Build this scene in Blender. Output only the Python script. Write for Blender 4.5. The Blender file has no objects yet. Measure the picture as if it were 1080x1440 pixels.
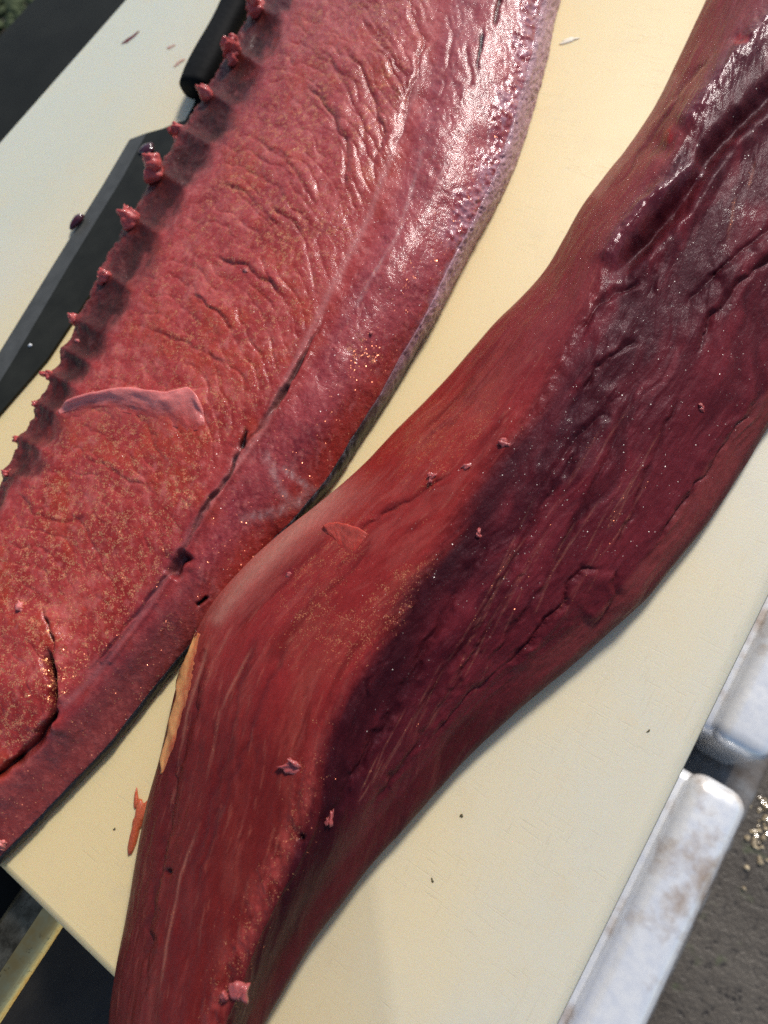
import bpy, bmesh, math
import numpy as np
from mathutils import Vector, Matrix

sc = bpy.context.scene
COL = sc.collection
rng = np.random.default_rng(7)

# ------------------------------------------------------------------ camera
# world: X along the short side of the board, Y along its long side, Z up, z = 0 is the top of the board
F, CX, CY, D = 1000.0, 540.0, 720.0, 0.33
d1 = np.array([2609., -4095., F]); d1 /= np.linalg.norm(d1)
d2 = np.array([2303., 1223., -F]); d2 -= d1*np.dot(d1, d2); d2 /= np.linalg.norm(d2)
nn = np.cross(d2, d1)
RW = np.stack([d2, d1, nn])                 # rows: world axes seen by the camera (x right, y down, z forward)
CAM = -D*RW[:, 2]

def unproj(px, py, z):
    px, py, z = np.broadcast_arrays(np.asarray(px, float), np.asarray(py, float), np.asarray(z, float))
    d = np.stack([(px-CX)/F, (py-CY)/F, np.ones_like(px)], -1) @ RW.T
    t = (z-CAM[2])/d[..., 2]
    return CAM + d*t[..., None]

def proj(P):
    c = (P-CAM) @ RW
    return c[..., 0]/c[..., 2]*F+CX, c[..., 1]/c[..., 2]*F+CY

def at(px, py, z=0.0):
    return Vector(unproj(px, py, z).tolist())

cam_d = bpy.data.cameras.new("camera")
cam = bpy.data.objects.new("camera", cam_d); COL.objects.link(cam)
m = Matrix.Identity(4)
for i in range(3):
    m[i][0], m[i][1], m[i][2], m[i][3] = RW[i, 0], -RW[i, 1], -RW[i, 2], CAM[i]
cam.matrix_world = m
cam_d.sensor_fit = 'VERTICAL'; cam_d.sensor_height = 4.8; cam_d.lens = 4.8*F/1440
cam_d.clip_start = 0.01; cam_d.clip_end = 500
cam_d.dof.use_dof = True; cam_d.dof.focus_distance = 0.295; cam_d.dof.aperture_fstop = 1.05
sc.camera = cam
sc.render.resolution_x, sc.render.resolution_y = 768, 1024

# ------------------------------------------------------------------ light
SUN_ELEV = math.radians(40)
up = RW @ np.array([0.0, -1.0, 0.0]); up[2] = 0; up /= np.linalg.norm(up)      # away from the viewer
az = math.radians(92)
to_sun = Vector((math.cos(az)*math.cos(SUN_ELEV), math.sin(az)*math.cos(SUN_ELEV), math.sin(SUN_ELEV)))
sd = bpy.data.lights.new("sun", 'SUN'); sd.energy = 1.5; sd.angle = math.radians(10); sd.color = (1.0, 0.945, 0.88)
sun = bpy.data.objects.new("sun", sd); COL.objects.link(sun)
sun.rotation_euler = to_sun.to_track_quat('Z', 'Y').to_euler(); sun.location = to_sun*2
w = bpy.data.worlds.new("World"); sc.world = w; w.use_nodes = True
wn = w.node_tree.nodes; wl = w.node_tree.links
sky = wn.new('ShaderNodeTexSky'); sky.sky_type = 'NISHITA'; sky.sun_disc = False
sky.sun_elevation = SUN_ELEV; sky.sun_rotation = math.pi/2-az
sky.dust_density = 1.0; sky.ozone_density = 1.0
bg = wn['Background']; bg.inputs[1].default_value = 0.05
wl.new(sky.outputs[0], bg.inputs[0])
sc.view_settings.view_transform = 'Standard'; sc.view_settings.look = 'None'
sc.view_settings.exposure = 1.3; sc.view_settings.gamma = 1.0
sc.cycles.use_denoising = False
sc.cycles.max_bounces = 8

# ------------------------------------------------------------------ helpers
TAB = rng.random((512, 512))
def vnoise(x, y, seed=0):
    x = np.asarray(x)+seed*17.31; y = np.asarray(y)+seed*9.73
    xi = np.floor(x).astype(int); yi = np.floor(y).astype(int)
    fx = x-xi; fy = y-yi
    fx = fx*fx*fx*(fx*(fx*6-15)+10); fy = fy*fy*fy*(fy*(fy*6-15)+10)
    a = TAB[xi & 511, yi & 511]; b = TAB[(xi+1) & 511, yi & 511]
    c = TAB[xi & 511, (yi+1) & 511]; d = TAB[(xi+1) & 511, (yi+1) & 511]
    return (a*(1-fx)+b*fx)*(1-fy)+(c*(1-fx)+d*fx)*fy
def fbm(x, y, oct=4, seed=0, gain=0.5):
    s = 0; a = 1; n = 0
    for o in range(oct):
        ca, sa = math.cos(o*0.7), math.sin(o*0.7)
        s = s+a*(vnoise((x*ca-y*sa)*2**o, (x*sa+y*ca)*2**o, seed+o*3)-0.5); n += a; a *= gain
    return s/n*2
def ridged(x, y, oct=3, seed=0):
    s = 0; a = 1; n = 0
    for o in range(oct):
        s = s+a*(1-np.abs(2*vnoise(x*2**o, y*2**o, seed+o*5)-1)); n += a; a *= 0.5
    return s/n
def sstep(a, b, x):
    t = np.clip((x-a)/(b-a), 0, 1); return t*t*(3-2*t)
def hermite(xs, ys, x):
    xs = np.asarray(xs, float); ys = np.asarray(ys, float)
    h = np.diff(xs); dl = np.diff(ys)/h
    mm = np.empty_like(ys); mm[0] = dl[0]; mm[-1] = dl[-1]
    mm[1:-1] = (dl[:-1]*h[1:]+dl[1:]*h[:-1])/(h[1:]+h[:-1])
    i = np.clip(np.searchsorted(xs, x)-1, 0, len(xs)-2)
    t = (x-xs[i])/h[i]
    tt = np.clip(t, 0, 1)
    y = ((2*tt**3-3*tt**2+1)*ys[i]+(tt**3-2*tt**2+tt)*h[i]*mm[i]+(-2*tt**3+3*tt**2)*ys[i+1]+(tt**3-tt**2)*h[i]*mm[i+1])
    return y+np.where(t < 0, t*h[i]*mm[i], 0)+np.where(t > 1, (t-1)*h[i]*mm[i+1], 0)
def stroke(px, py, pts):
    """distance, signed side (+ = right of travel) and position 0..1 along a polyline"""
    P = np.asarray(pts, float); best = np.full(px.shape, 1e9); side = np.zeros(px.shape); tt = np.zeros(px.shape)
    L = np.hypot(*np.diff(P, axis=0).T); S = np.concatenate([[0], np.cumsum(L)])
    for k in range(len(P)-1):
        d = P[k+1]-P[k]; q = np.clip(((px-P[k, 0])*d[0]+(py-P[k, 1])*d[1])/(L[k]**2), 0, 1)
        ex = px-P[k, 0]-q*d[0]; ey = py-P[k, 1]-q*d[1]; dd = np.hypot(ex, ey)
        u = dd < best
        best = np.where(u, dd, best); side = np.where(u, np.sign(d[0]*ey-d[1]*ex), side)
        tt = np.where(u, (S[k]+q*L[k])/S[-1], tt)
    return best, side, tt

def link(name, me, mat=None, parent=None, smooth=True):
    o = bpy.data.objects.new(name, me); COL.objects.link(o)
    if mat: me.materials.append(mat)
    if smooth: me.polygons.foreach_set('use_smooth', np.ones(len(me.polygons), bool))
    if parent: o.parent = parent
    return o
def tag(o, label=None, cat=None, group=None, kind=None):
    if label: o['label'] = label
    if cat: o['category'] = cat
    if group: o['group'] = group
    if kind: o['kind'] = kind
    return o
def empty(name, loc=(0, 0, 0)):
    o = bpy.data.objects.new(name, None); COL.objects.link(o); o.location = loc; o.empty_display_size = 0.02
    return o
def grid_mesh(name, P, wrap=False, caps=False):
    n, k = P.shape[:2]
    me = bpy.data.meshes.new(name)
    idx = np.arange(n*k).reshape(n, k)
    q = np.stack([idx[:-1, :-1], idx[:-1, 1:], idx[1:, 1:], idx[1:, :-1]], -1).reshape(-1, 4)
    if wrap:
        w_ = np.stack([idx[:-1, -1], idx[:-1, 0], idx[1:, 0], idx[1:, -1]], -1)
        q = np.concatenate([q, w_])
    faces = q.reshape(-1); starts = np.arange(0, len(q)*4, 4); tot = np.full(len(q), 4)
    if caps:
        faces = np.concatenate([faces, idx[0][::-1], idx[-1]])
        starts = np.concatenate([starts, [len(q)*4, len(q)*4+k]]); tot = np.concatenate([tot, [k, k]])
    me.vertices.add(n*k); me.vertices.foreach_set('co', P.reshape(-1).astype(np.float32))
    me.loops.add(len(faces)); me.loops.foreach_set('vertex_index', faces.astype(np.int32))
    me.polygons.add(len(starts)); me.polygons.foreach_set('loop_start', starts.astype(np.int32))
    me.polygons.foreach_set('loop_total', tot.astype(np.int32))
    me.update(calc_edges=True); me.validate()
    return me
def set_attr(me, name, rgb):
    n = len(me.vertices)
    a = me.attributes.new(name, 'FLOAT_COLOR', 'POINT')
    c = np.ones((n, 4), np.float32); c[:, :3] = rgb.reshape(-1, 3)
    a.data.foreach_set('color', c.reshape(-1))
def normals(P):
    du = np.gradient(P, axis=1); dv = np.gradient(P, axis=0)
    n = np.cross(du, dv); return n/np.maximum(np.linalg.norm(n, axis=-1, keepdims=True), 1e-12)
def mixc(c, new, m_):
    return c+(np.asarray(new)-c)*np.clip(m_, 0, 1)[..., None]

XR = unproj(905, 1200, 0)[0]; XL = 0.5*(unproj(172, 0, 0)[0]+unproj(0, 195, 0)[0])
YB = 0.5*(unproj(5, 1229, 0)[1]+unproj(155, 1377, 0)[1]); YT = YB+0.62
TH = 0.02
# ------------------------------------------------------------------ materials
class NT:
    def __init__(s, name):
        s.m = bpy.data.materials.new(name); s.m.use_nodes = True
        s.t = s.m.node_tree; s.b = s.t.nodes['Principled BSDF']; s.o = s.t.nodes['Material Output']
    def n(s, kind, **kw):
        x = s.t.nodes.new('ShaderNode'+kind)
        for k, v in kw.items(): setattr(x, k, v)
        return x
    def l(s, a, b): s.t.links.new(a, b)
    def noise(s, vec, scale, detail=3, rough=0.55):
        x = s.n('TexNoise'); x.inputs['Scale'].default_value = scale; x.inputs['Detail'].default_value = detail
        x.inputs['Roughness'].default_value = rough
        if vec is not None: s.l(vec, x.inputs['Vector'])
        return x.outputs['Fac']
    def ramp(s, fac, stops):
        x = s.n('ValToRGB'); e = x.color_ramp.elements
        while len(e) < len(stops): e.new(0.5)
        for el, (p, c) in zip(e, stops):
            el.position = p; el.color = (*c, 1) if isinstance(c, tuple) else (c, c, c, 1)
        s.l(fac, x.inputs[0]); return x.outputs[0]
    def math(s, op, a, b=None, c=None):
        x = s.n('Math', operation=op)
        for i, v in enumerate((a, b, c)):
            if v is None: continue
            if isinstance(v, (int, float)): x.inputs[i].default_value = v
            else: s.l(v, x.inputs[i])
        return x.outputs[0]
    def mix(s, fac, a, b, blend='MIX'):
        x = s.n('Mix', data_type='RGBA', blend_type=blend)
        for i, v in ((0, fac), (6, a), (7, b)):
            if isinstance(v, (int, float)): x.inputs[i].default_value = v
            elif isinstance(v, tuple): x.inputs[i].default_value = (*v, 1)
            else: s.l(v, x.inputs[i])
        return x.outputs[2]
    def bump(s, h, dist, strength=1.0, normal=None):
        x = s.n('Bump'); x.inputs['Distance'].default_value = dist; x.inputs['Strength'].default_value = strength
        s.l(h, x.inputs['Height'])
        if normal is not None: s.l(normal, x.inputs['Normal'])
        return x.outputs[0]
    def set(s, **kw):
        for k, v in kw.items():
            i = s.b.inputs[k.replace('_', ' ')]
            if isinstance(v, (int, float)): i.default_value = v
            elif isinstance(v, tuple): i.default_value = (*v, 1) if i.type == 'RGBA' else v
            else: s.l(v, i)
        return s

def coords(N): return N.n('TexCoord').outputs['Object']

def flesh_material(name, fib_scale=(1, 1, 1), bump_d=0.00016, spec=0.25, coat=0.25, hue_amt=0.2, flake_scale=2600, coat_r=0.09, glint=0.07, sss=0.22, tint=(1.0, 1.0, 1.0), flake_col=(0.95, 0.46, 0.17)):
    N = NT(name); co = coords(N)
    col = N.n('Attribute', attribute_name='col').outputs['Color']
    fx = N.n('Attribute', attribute_name='fx').outputs['Color']
    sep = N.n('SeparateColor'); N.l(fx, sep.inputs[0])
    flake_m, rough, wet = sep.outputs[0], sep.outputs[1], sep.outputs[2]
    mp = N.n('Mapping'); mp.inputs['Scale'].default_value = fib_scale; N.l(co, mp.inputs['Vector'])
    n1 = N.noise(mp.outputs[0], 1300, 2, 0.6); n2 = N.noise(mp.outputs[0], 420, 3, 0.6); n3 = N.noise(co, 3200, 2, 0.5)
    hue = N.ramp(n2, [(0.3, 1.0-hue_amt), (0.7, 1.0+hue_amt*0.9)])
    c = N.mix(1.0, col, hue, 'MULTIPLY')
    h = N.math('ADD', N.math('MULTIPLY', n2, 0.8), N.math('ADD', N.math('MULTIPLY', n1, 0.6), N.math('MULTIPLY', n3, 0.16)))
    nrm = N.bump(h, bump_d*3, 1.0)
    r = N.math('ADD', rough, N.math('MULTIPLY', N.math('SUBTRACT', n2, 0.5), 0.2))
    N.set(Base_Color=c, Roughness=r, Subsurface_Weight=sss, Subsurface_Radius=(1.0, 0.22, 0.16), Subsurface_Scale=0.0035, Specular_Tint=tint, Coat_Tint=(1.0, 0.96, 1.0),
          Specular_IOR_Level=spec, Normal=nrm, Coat_Weight=N.math('MULTIPLY', wet, coat), Coat_Roughness=coat_r, Coat_Normal=nrm)
    # iridescent fibre ends: tilted facets, their golden glint partly painted as orange colour
    vo = N.n('TexVoronoi'); vo.inputs['Scale'].default_value = flake_scale; N.l(co, vo.inputs['Vector'])
    s2 = N.n('SeparateColor'); N.l(vo.outputs['Color'], s2.inputs[0])
    clus = N.ramp(N.noise(co, 300, 4, 0.7), [(0.46, 0.0), (0.64, 1.0)])
    dens = N.math('MULTIPLY', flake_m, clus)
    pick = N.math('LESS_THAN', s2.outputs[0], N.math('MULTIPLY', dens, 0.6))
    fl = N.n('BsdfPrincipled')
    fl.inputs['Metallic'].default_value = 0.55; fl.inputs['Roughness'].default_value = 0.3
    fc = N.mix(s2.outputs[1], flake_col, (flake_col[0], flake_col[1]*0.6, flake_col[2]*0.9))
    N.l(fc, fl.inputs['Base Color'])
    vn = N.n('VectorMath', operation='SUBTRACT'); N.l(vo.outputs['Color'], vn.inputs[0]); vn.inputs[1].default_value = (0.5, 0.5, 0.5)
    vs = N.n('VectorMath', operation='SCALE'); N.l(vn.outputs[0], vs.inputs[0]); vs.inputs['Scale'].default_value = 0.9
    ge = N.n('NewGeometry'); va = N.n('VectorMath', operation='ADD'); N.l(ge.outputs['Normal'], va.inputs[0]); N.l(vs.outputs[0], va.inputs[1])
    vz = N.n('VectorMath', operation='NORMALIZE'); N.l(va.outputs[0], vz.inputs[0]); N.l(vz.outputs[0], fl.inputs['Normal'])
    ms = N.n('MixShader'); N.l(N.math('MULTIPLY', pick, 0.85), ms.inputs[0]); N.l(N.b.outputs[0], ms.inputs[1]); N.l(fl.outputs[0], ms.inputs[2])
    # thin wet film broken into tiny tilted menisci
    v2 = N.n('TexVoronoi'); v2.inputs['Scale'].default_value = 1500; N.l(co, v2.inputs['Vector'])
    s3 = N.n('SeparateColor'); N.l(v2.outputs['Color'], s3.inputs[0])
    gn = N.n('VectorMath', operation='SUBTRACT'); N.l(v2.outputs['Color'], gn.inputs[0]); gn.inputs[1].default_value = (0.5, 0.5, 0.5)
    gs = N.n('VectorMath', operation='SCALE'); N.l(gn.outputs[0], gs.inputs[0]); gs.inputs['Scale'].default_value = 1.0
    ga = N.n('VectorMath', operation='ADD'); N.l(ge.outputs['Normal'], ga.inputs[0]); N.l(gs.outputs[0], ga.inputs[1])
    gz = N.n('VectorMath', operation='NORMALIZE'); N.l(ga.outputs[0], gz.inputs[0])
    gl = N.n('BsdfGlossy'); gl.inputs['Roughness'].default_value = 0.24; N.l(gz.outputs[0], gl.inputs['Normal'])
    spots = N.math('LESS_THAN', v2.outputs['Distance'], N.math('MULTIPLY', s3.outputs[2], 0.34))
    gclus = N.ramp(N.noise(co, 120, 3, 0.6), [(0.40, 0.0), (0.60, 1.0)])
    gm = N.math('MULTIPLY', N.math('MULTIPLY', spots, gclus), glint)
    m2 = N.n('MixShader'); N.l(gm, m2.inputs[0]); N.l(ms.outputs[0], m2.inputs[1]); N.l(gl.outputs[0], m2.inputs[2])
    N.l(m2.outputs[0], N.o.inputs[0])
    return N.m

M_LEFT = flesh_material('loin_flesh_rough', coat=0.75, spec=0.22, bump_d=0.00009, hue_amt=0.09, coat_r=0.13, tint=(1.0, 0.86, 0.92))
M_RIGHT = flesh_material('loin_flesh_smooth', fib_scale=(1.3, 0.45, 1), bump_d=0.00009, coat=0.5, spec=0.12, hue_amt=0.12, flake_scale=3800, coat_r=0.12, glint=0.04, sss=0.32, tint=(1.0, 0.62, 0.80))

def small_flesh(name, col, rough=0.3, ss=0.4, alpha=1.0):
    N = NT(name); co = coords(N)
    n = N.noise(co, 700, 3); n2 = N.noise(co, 2500, 2)
    c = N.mix(n, tuple(v*0.7 for v in col), tuple(min(1, v*1.3) for v in col))
    N.set(Base_Color=c, Roughness=rough, Subsurface_Weight=ss, Subsurface_Radius=(1, 0.3, 0.22), Subsurface_Scale=0.002,
          Normal=N.bump(N.math('ADD', n, N.math('MULTIPLY', n2, 0.4)), 0.0003, 1.0), Coat_Weight=0.3, Coat_Roughness=0.1, Alpha=alpha, Specular_IOR_Level=0.25)
    return N.m
M_TIP = small_flesh('bone_tip_flesh', (0.50, 0.085, 0.075))
M_FLAP = small_flesh('flap_flesh', (0.58, 0.17, 0.15), 0.4)
M_TATTER = small_flesh('tatter_flesh', (0.38, 0.085, 0.080), 0.3)
M_SCRAP = small_flesh('scrap_flesh', (0.42, 0.09, 0.035), 0.3, 0.5)


def skin_material():
    N = NT('fish_skin'); co = coords(N)
    col = N.n('Attribute', attribute_name='col').outputs['Color']
    n = N.noise(co, 900, 4, 0.7); n2 = N.noise(co, 2600, 2)
    c = N.mix(1.0, col, N.ramp(n, [(0.35, 0.6), (0.7, 1.35)]), 'MULTIPLY')
    N.set(Base_Color=c, Metallic=0.0, Roughness=0.35, Specular_IOR_Level=0.3, Normal=N.bump(N.math('ADD', n, n2), 0.0004, 1.0),
          Coat_Weight=0.25, Coat_Roughness=0.1)
    return N.m
M_SKIN = skin_material()

def board_material():
    N = NT('board_plastic'); co = coords(N)
    big = N.noise(co, 8, 3); mid = N.noise(co, 40, 5, 0.65); fine = N.noise(co, 900, 3)
    sx = N.n('SeparateXYZ'); N.l(co, sx.inputs[0])
    # yellower middle, greyer margins: stain tone with warm bounce and shade painted in
    d_ = N.math('ABSOLUTE', N.math('SUBTRACT', sx.outputs[0], 0.5*(XL+XR)+0.010))
    e_ = N.math('ADD', N.math('DIVIDE', d_, 0.5*(XR-XL)), N.math('MULTIPLY', N.math('SUBTRACT', big, 0.5), 0.9))
    c = N.mix(N.ramp(e_, [(0.45, 0.0), (0.95, 1.0)]), (0.77, 0.60, 0.31), (0.65, 0.60, 0.46))
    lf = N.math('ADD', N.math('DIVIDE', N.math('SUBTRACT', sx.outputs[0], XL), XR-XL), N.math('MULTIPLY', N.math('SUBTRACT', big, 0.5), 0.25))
    c = N.mix(N.ramp(lf, [(0.10, 0.8), (0.30, 0.0)]), c, (0.55, 0.56, 0.45))  # left margin duller grey-green: shade painted into the base colour
    c = N.mix(N.ramp(mid, [(0.55, 0.0), (0.75, 0.30)]), c, (0.66, 0.52, 0.30))
    c = N.mix(N.ramp(N.noise(co, 17, 5, 0.7), [(0.58, 0.0), (0.72, 0.22)]), c, (0.55, 0.50, 0.40))
    cuts = None
    for k, (rot, sa, sb, lo) in enumerate(((0.5, 60, 900, .60), (0.25, 900, 70, .61), (-0.5, 45, 1200, .62), (0.9, 1300, 40, .62))):
        mp = N.n('Mapping'); mp.inputs['Scale'].default_value = (sa, sb, 60); mp.inputs['Rotation'].default_value = (0, 0, rot); mp.inputs['Location'].default_value = (k*3.1, k, 0)
        N.l(co, mp.inputs[0]); q = N.ramp(N.noise(mp.outputs[0], 1, 3, 0.6), [(lo, 0.0), (lo+.08, 1.0)])
        cuts = q if cuts is None else N.math('MAXIMUM', cuts, q)
    patch = N.ramp(N.noise(co, 22, 3), [(0.42, 0.0), (0.6, 1.0)])
    cuts = N.math('MULTIPLY', cuts, patch)
    c = N.mix(N.math('MULTIPLY', cuts, 0.22), c, (0.50, 0.42, 0.28))
    h = N.math('SUBTRACT', N.math('MULTIPLY', fine, 0.5), N.math('MULTIPLY', cuts, 0.5))
    N.set(Base_Color=c, Roughness=N.math('ADD', 0.34, N.math('MULTIPLY', mid, 0.2)), Subsurface_Weight=0.35, Subsurface_Radius=(1.0, 0.72, 0.38),
          Subsurface_Scale=0.008, Specular_IOR_Level=0.4, Normal=N.bump(h, 0.00012, 0.7))
    return N.m
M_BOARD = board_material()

def simple(name, c1, c2, scale, rough, metallic=0.0, bump=0.0, detail=4, **kw):
    N = NT(name); co = coords(N); n = N.noise(co, scale, detail, 0.6)
    N.set(Base_Color=N.mix(N.ramp(n, [(0.3, 0.0), (0.7, 1.0)]), c1, c2), Roughness=rough, Metallic=metallic)
    if bump: N.set(Normal=N.bump(n, bump, 1.0))
    if kw: N.set(**kw)
    return N
M_BLADE = simple('dark_steel', (0.016, 0.016, 0.012), (0.026, 0.026, 0.020), 60, 0.35, 0.0, Specular_IOR_Level=0.12).m  # the blade's dark reflection is painted into its base colour
M_BEVEL = simple('ground_steel', (0.060, 0.060, 0.054), (0.085, 0.085, 0.078), 120, 0.45, 0.1, Specular_IOR_Level=0.2).m
M_HANDLE = simple('black_plastic_handle', (0.004, 0.004, 0.004), (0.007, 0.007, 0.007), 300, 0.75, bump=0.0003, Specular_IOR_Level=0.12).m
M_BLOOD = simple('blood', (0.035, 0.002, 0.006), (0.06, 0.003, 0.01), 300, 0.06, Coat_Weight=0.6, Coat_Roughness=0.03).m
M_SPECK = simple('dark_speck', (0.06, 0.05, 0.02), (0.1, 0.08, 0.03), 900, 0.6).m
M_PALE = simple('pale_shaving', (0.84, 0.72, 0.52), (0.9, 0.82, 0.66), 500, 0.5).m
M_WHITE = simple('white_speck', (0.7, 0.7, 0.68), (0.8, 0.8, 0.78), 900, 0.4).m
M_TUB = simple('black_tub_plastic', (0.008, 0.008, 0.006), (0.013, 0.013, 0.010), 30, 0.6, Specular_IOR_Level=0.1).m
M_BLUE = simple('blue_plastic', (0.16, 0.28, 0.52), (0.20, 0.33, 0.58), 40, 0.45).m

# ------------------------------------------------------------------ setting

ZG = -0.36

def ground_material():
    N = NT('ground_concrete'); co = coords(N)
    a = N.noise(co, 14, 5, 0.6); b = N.noise(co, 160, 4, 0.65); e = N.noise(co, 60, 3)
    c = N.mix(N.ramp(a, [(0.3, 0.0), (0.7, 1.0)]), (0.065, 0.053, 0.040), (0.115, 0.098, 0.077))
    c = N.mix(N.ramp(b, [(0.30, 1.0), (0.44, 0.0)]), c, (0.025, 0.02, 0.016))
    c = N.mix(N.ramp(e, [(0.64, 0.0), (0.76, 0.4)]), c, (0.10, 0.13, 0.05))
    N.set(Base_Color=c, Roughness=0.45, Normal=N.bump(N.math('ADD', a, b), 0.0018, 1.0))
    return N.m
bm = bmesh.new()
bmesh.ops.create_grid(bm, x_segments=4, y_segments=4, size=40)
for v in bm.verts: v.co.z = ZG
me = bpy.data.meshes.new('ground'); bm.to_mesh(me); bm.free()
tag(link('ground', me, ground_material()), 'brown grey pitted concrete ground below the board', kind='structure')

def box_bm(lo, hi, bev=0.0, seg=3, bm=None):
    bm = bm or bmesh.new()
    r = bmesh.ops.create_cube(bm, size=1.0)
    for v in r['verts']:
        v.co = Vector([lo[i] if v.co[i] < 0 else hi[i] for i in range(3)])
    if bev:
        ed = list({e for v in r['verts'] for e in v.link_edges})
        bmesh.ops.bevel(bm, geom=ed, offset=bev, segments=seg, profile=0.5, affect='EDGES', clamp_overlap=True)
    return bm
def mesh_of(name, bm):
    me = bpy.data.meshes.new(name); bmesh.ops.recalc_face_normals(bm, faces=bm.faces); bm.to_mesh(me); bm.free(); return me
def auto_smooth(o, ang=40):
    me = o.data
    try: me.set_sharp_from_angle(angle=math.radians(ang))
    except Exception: pass

# cutting board
N_b, M_b = 150, 240
bevs = np.array([(0.0040, -TH), (0.0012, -TH+0.0012), (0, -TH+0.004), (0, -0.0042), (0.0006, -0.0018), (0.0021, -0.0006), (0.0042, 0)])
def ring(ins, z):      # rounded rectangle, counted the same for every ring
    cr = 0.010; pts = []
    for (cx_, cy_, q0) in ((XR-cr, YT-cr, 0), (XL+cr, YT-cr, 90), (XL+cr*.35, YB+cr*.35, 180), (XR-cr, YB+cr, 270)):
        c_ = cr*.35 if q0 == 180 else cr
        for q in np.linspace(q0, q0+90, 10):
            a_ = math.radians(q); rr = max(c_-ins, 0.0004); pts.append((cx_+rr*math.cos(a_), cy_+rr*math.sin(a_), z))
    return pts
bm = bmesh.new(); prev = None
for ins, z in bevs:
    vs = [bm.verts.new(p) for p in ring(ins, z)]
    if prev is None: bm.faces.new(vs[::-1])
    else:
        for k in range(len(vs)): bm.faces.new((prev[k], prev[(k+1) % len(vs)], vs[(k+1) % len(vs)], vs[k]))
    prev = vs
bm.faces.new(prev)
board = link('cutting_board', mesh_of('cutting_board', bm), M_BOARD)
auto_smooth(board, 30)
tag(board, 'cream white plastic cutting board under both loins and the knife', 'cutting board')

# stainless sink rim that carries the board
zr = -TH-0.0006
def Xat(px, py, z): return unproj(px, py, z)[0]
x0, x1, x2 = Xat(28, 1254, zr), Xat(64, 1292, zr), Xat(155, 1379, zr-0.05)
ys = np.linspace(YB-0.24, YB+0.45, 60)
def extrude(name, prof, mat, parent):
    P = np.array([[(x, y, z) for x, z in prof] for y in ys])
    o = link(name, grid_mesh(name, P, wrap=True, caps=True), mat, parent); auto_smooth(o, 40); return o
def steel(name, c1, c2, rough, sc_=70, metal=1.0, bd=0.0002):
    N = NT(name); co = coords(N)
    mp = N.n('Mapping'); mp.inputs['Scale'].default_value = (500, 12, 500); N.l(co, mp.inputs[0])
    br = N.noise(mp.outputs[0], 1, 3); bl = N.noise(co, sc_, 5, 0.65); st = N.noise(co, 260, 4, 0.7)
    cc = N.mix(N.ramp(bl, [(0.38, 0.0), (0.62, 1.0)]), c1, c2)
    cc = N.mix(N.ramp(st, [(0.60, 0.0), (0.68, 0.6)]), cc, (0.03, 0.025, 0.02))
    N.set(Base_Color=cc, Metallic=metal, Roughness=N.math('ADD', rough, N.math('MULTIPLY', bl, 0.14)), Normal=N.bump(N.math('ADD', br, N.math('MULTIPLY', st, 0.8)), bd, 0.6))
    return N.m
sink = empty('sink_rim', (0, 0, 0))
tz = zr-0.012
arcp = [(x1-0.004+0.012*math.sin(q), zr+0.0002-0.012*(1-math.cos(q))) for q in np.linspace(0, math.radians(62), 10)]
extrude('edge_roll', arcp+[(arcp[-1][0]-0.004, zr-0.012), (x1-0.004, zr-0.012)], steel('highlight_steel', (1.0, 0.55, 0.17), (1.0, 0.68, 0.28), 0.10, 120), sink)  # gold highlight along the rim painted as golden metal
extrude('top_plate', [(x0-0.002, zr-0.03), (x0-0.002, zr-0.003), (x0+0.001, zr), (x1-0.0042, zr), (x1-0.0042, zr-0.03)], steel('stained_steel', (0.10, 0.078, 0.048), (0.30, 0.245, 0.16), 0.4, 90), sink)
lx, lz = arcp[-1]
extrude('inner_wall', [(lx, lz-0.0003), (x2, lz-0.045), (x2, ZG), (x0, ZG), (x0, zr-0.031), (lx-0.006, zr-0.031)], steel('dark_sink_wall', (0.018, 0.014, 0.010), (0.03, 0.024, 0.017), 0.6, 40, 0.0), sink)  # dark basin reflection painted in as a near-black wall colour
tag(sink, 'stained stainless steel sink rim with a gold highlight painted in its colour under the board corner', 'sink rim')

# black tub on the left
xt = Xat(24, 28, -0.045)
root = empty('black_tub', (x0-0.2, YB+0.2, ZG))
tub_bm = box_bm((xt, YB-0.25, -0.05), (x0-0.004, YB+0.75, -0.043), 0.002, 2)
def child(name, bm, mat, root, smooth=True):
    me = mesh_of(name, bm); me.transform(Matrix.Translation(-root.location)); o = link(name, me, mat, root, smooth); auto_smooth(o); return o
child('lid', tub_bm, M_TUB, root)
child('tub_body', box_bm((xt+0.012, YB-0.24, ZG), (x0-0.012, YB+0.738, -0.0505), 0.01, 3), M_TUB, root)
tag(root, 'matt black plastic tub with a flat lid beside the sink', 'tub')

# blue tray
root = empty('blue_tray', (x2+0.12, YB-0.1, ZG))
child('tray_floor', box_bm((x2+0.003, YB-0.25, -0.115), (x2+0.10, YB+0.12, -0.11), 0.001, 2), M_BLUE, root)
child('tray_body', box_bm((x2+0.008, YB-0.245, ZG), (x2+0.095, YB+0.115, -0.1155), 0.006, 2), M_BLUE, root)
tag(root, 'small glimpse of blue plastic tray beside the steel rim', 'tray')

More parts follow.
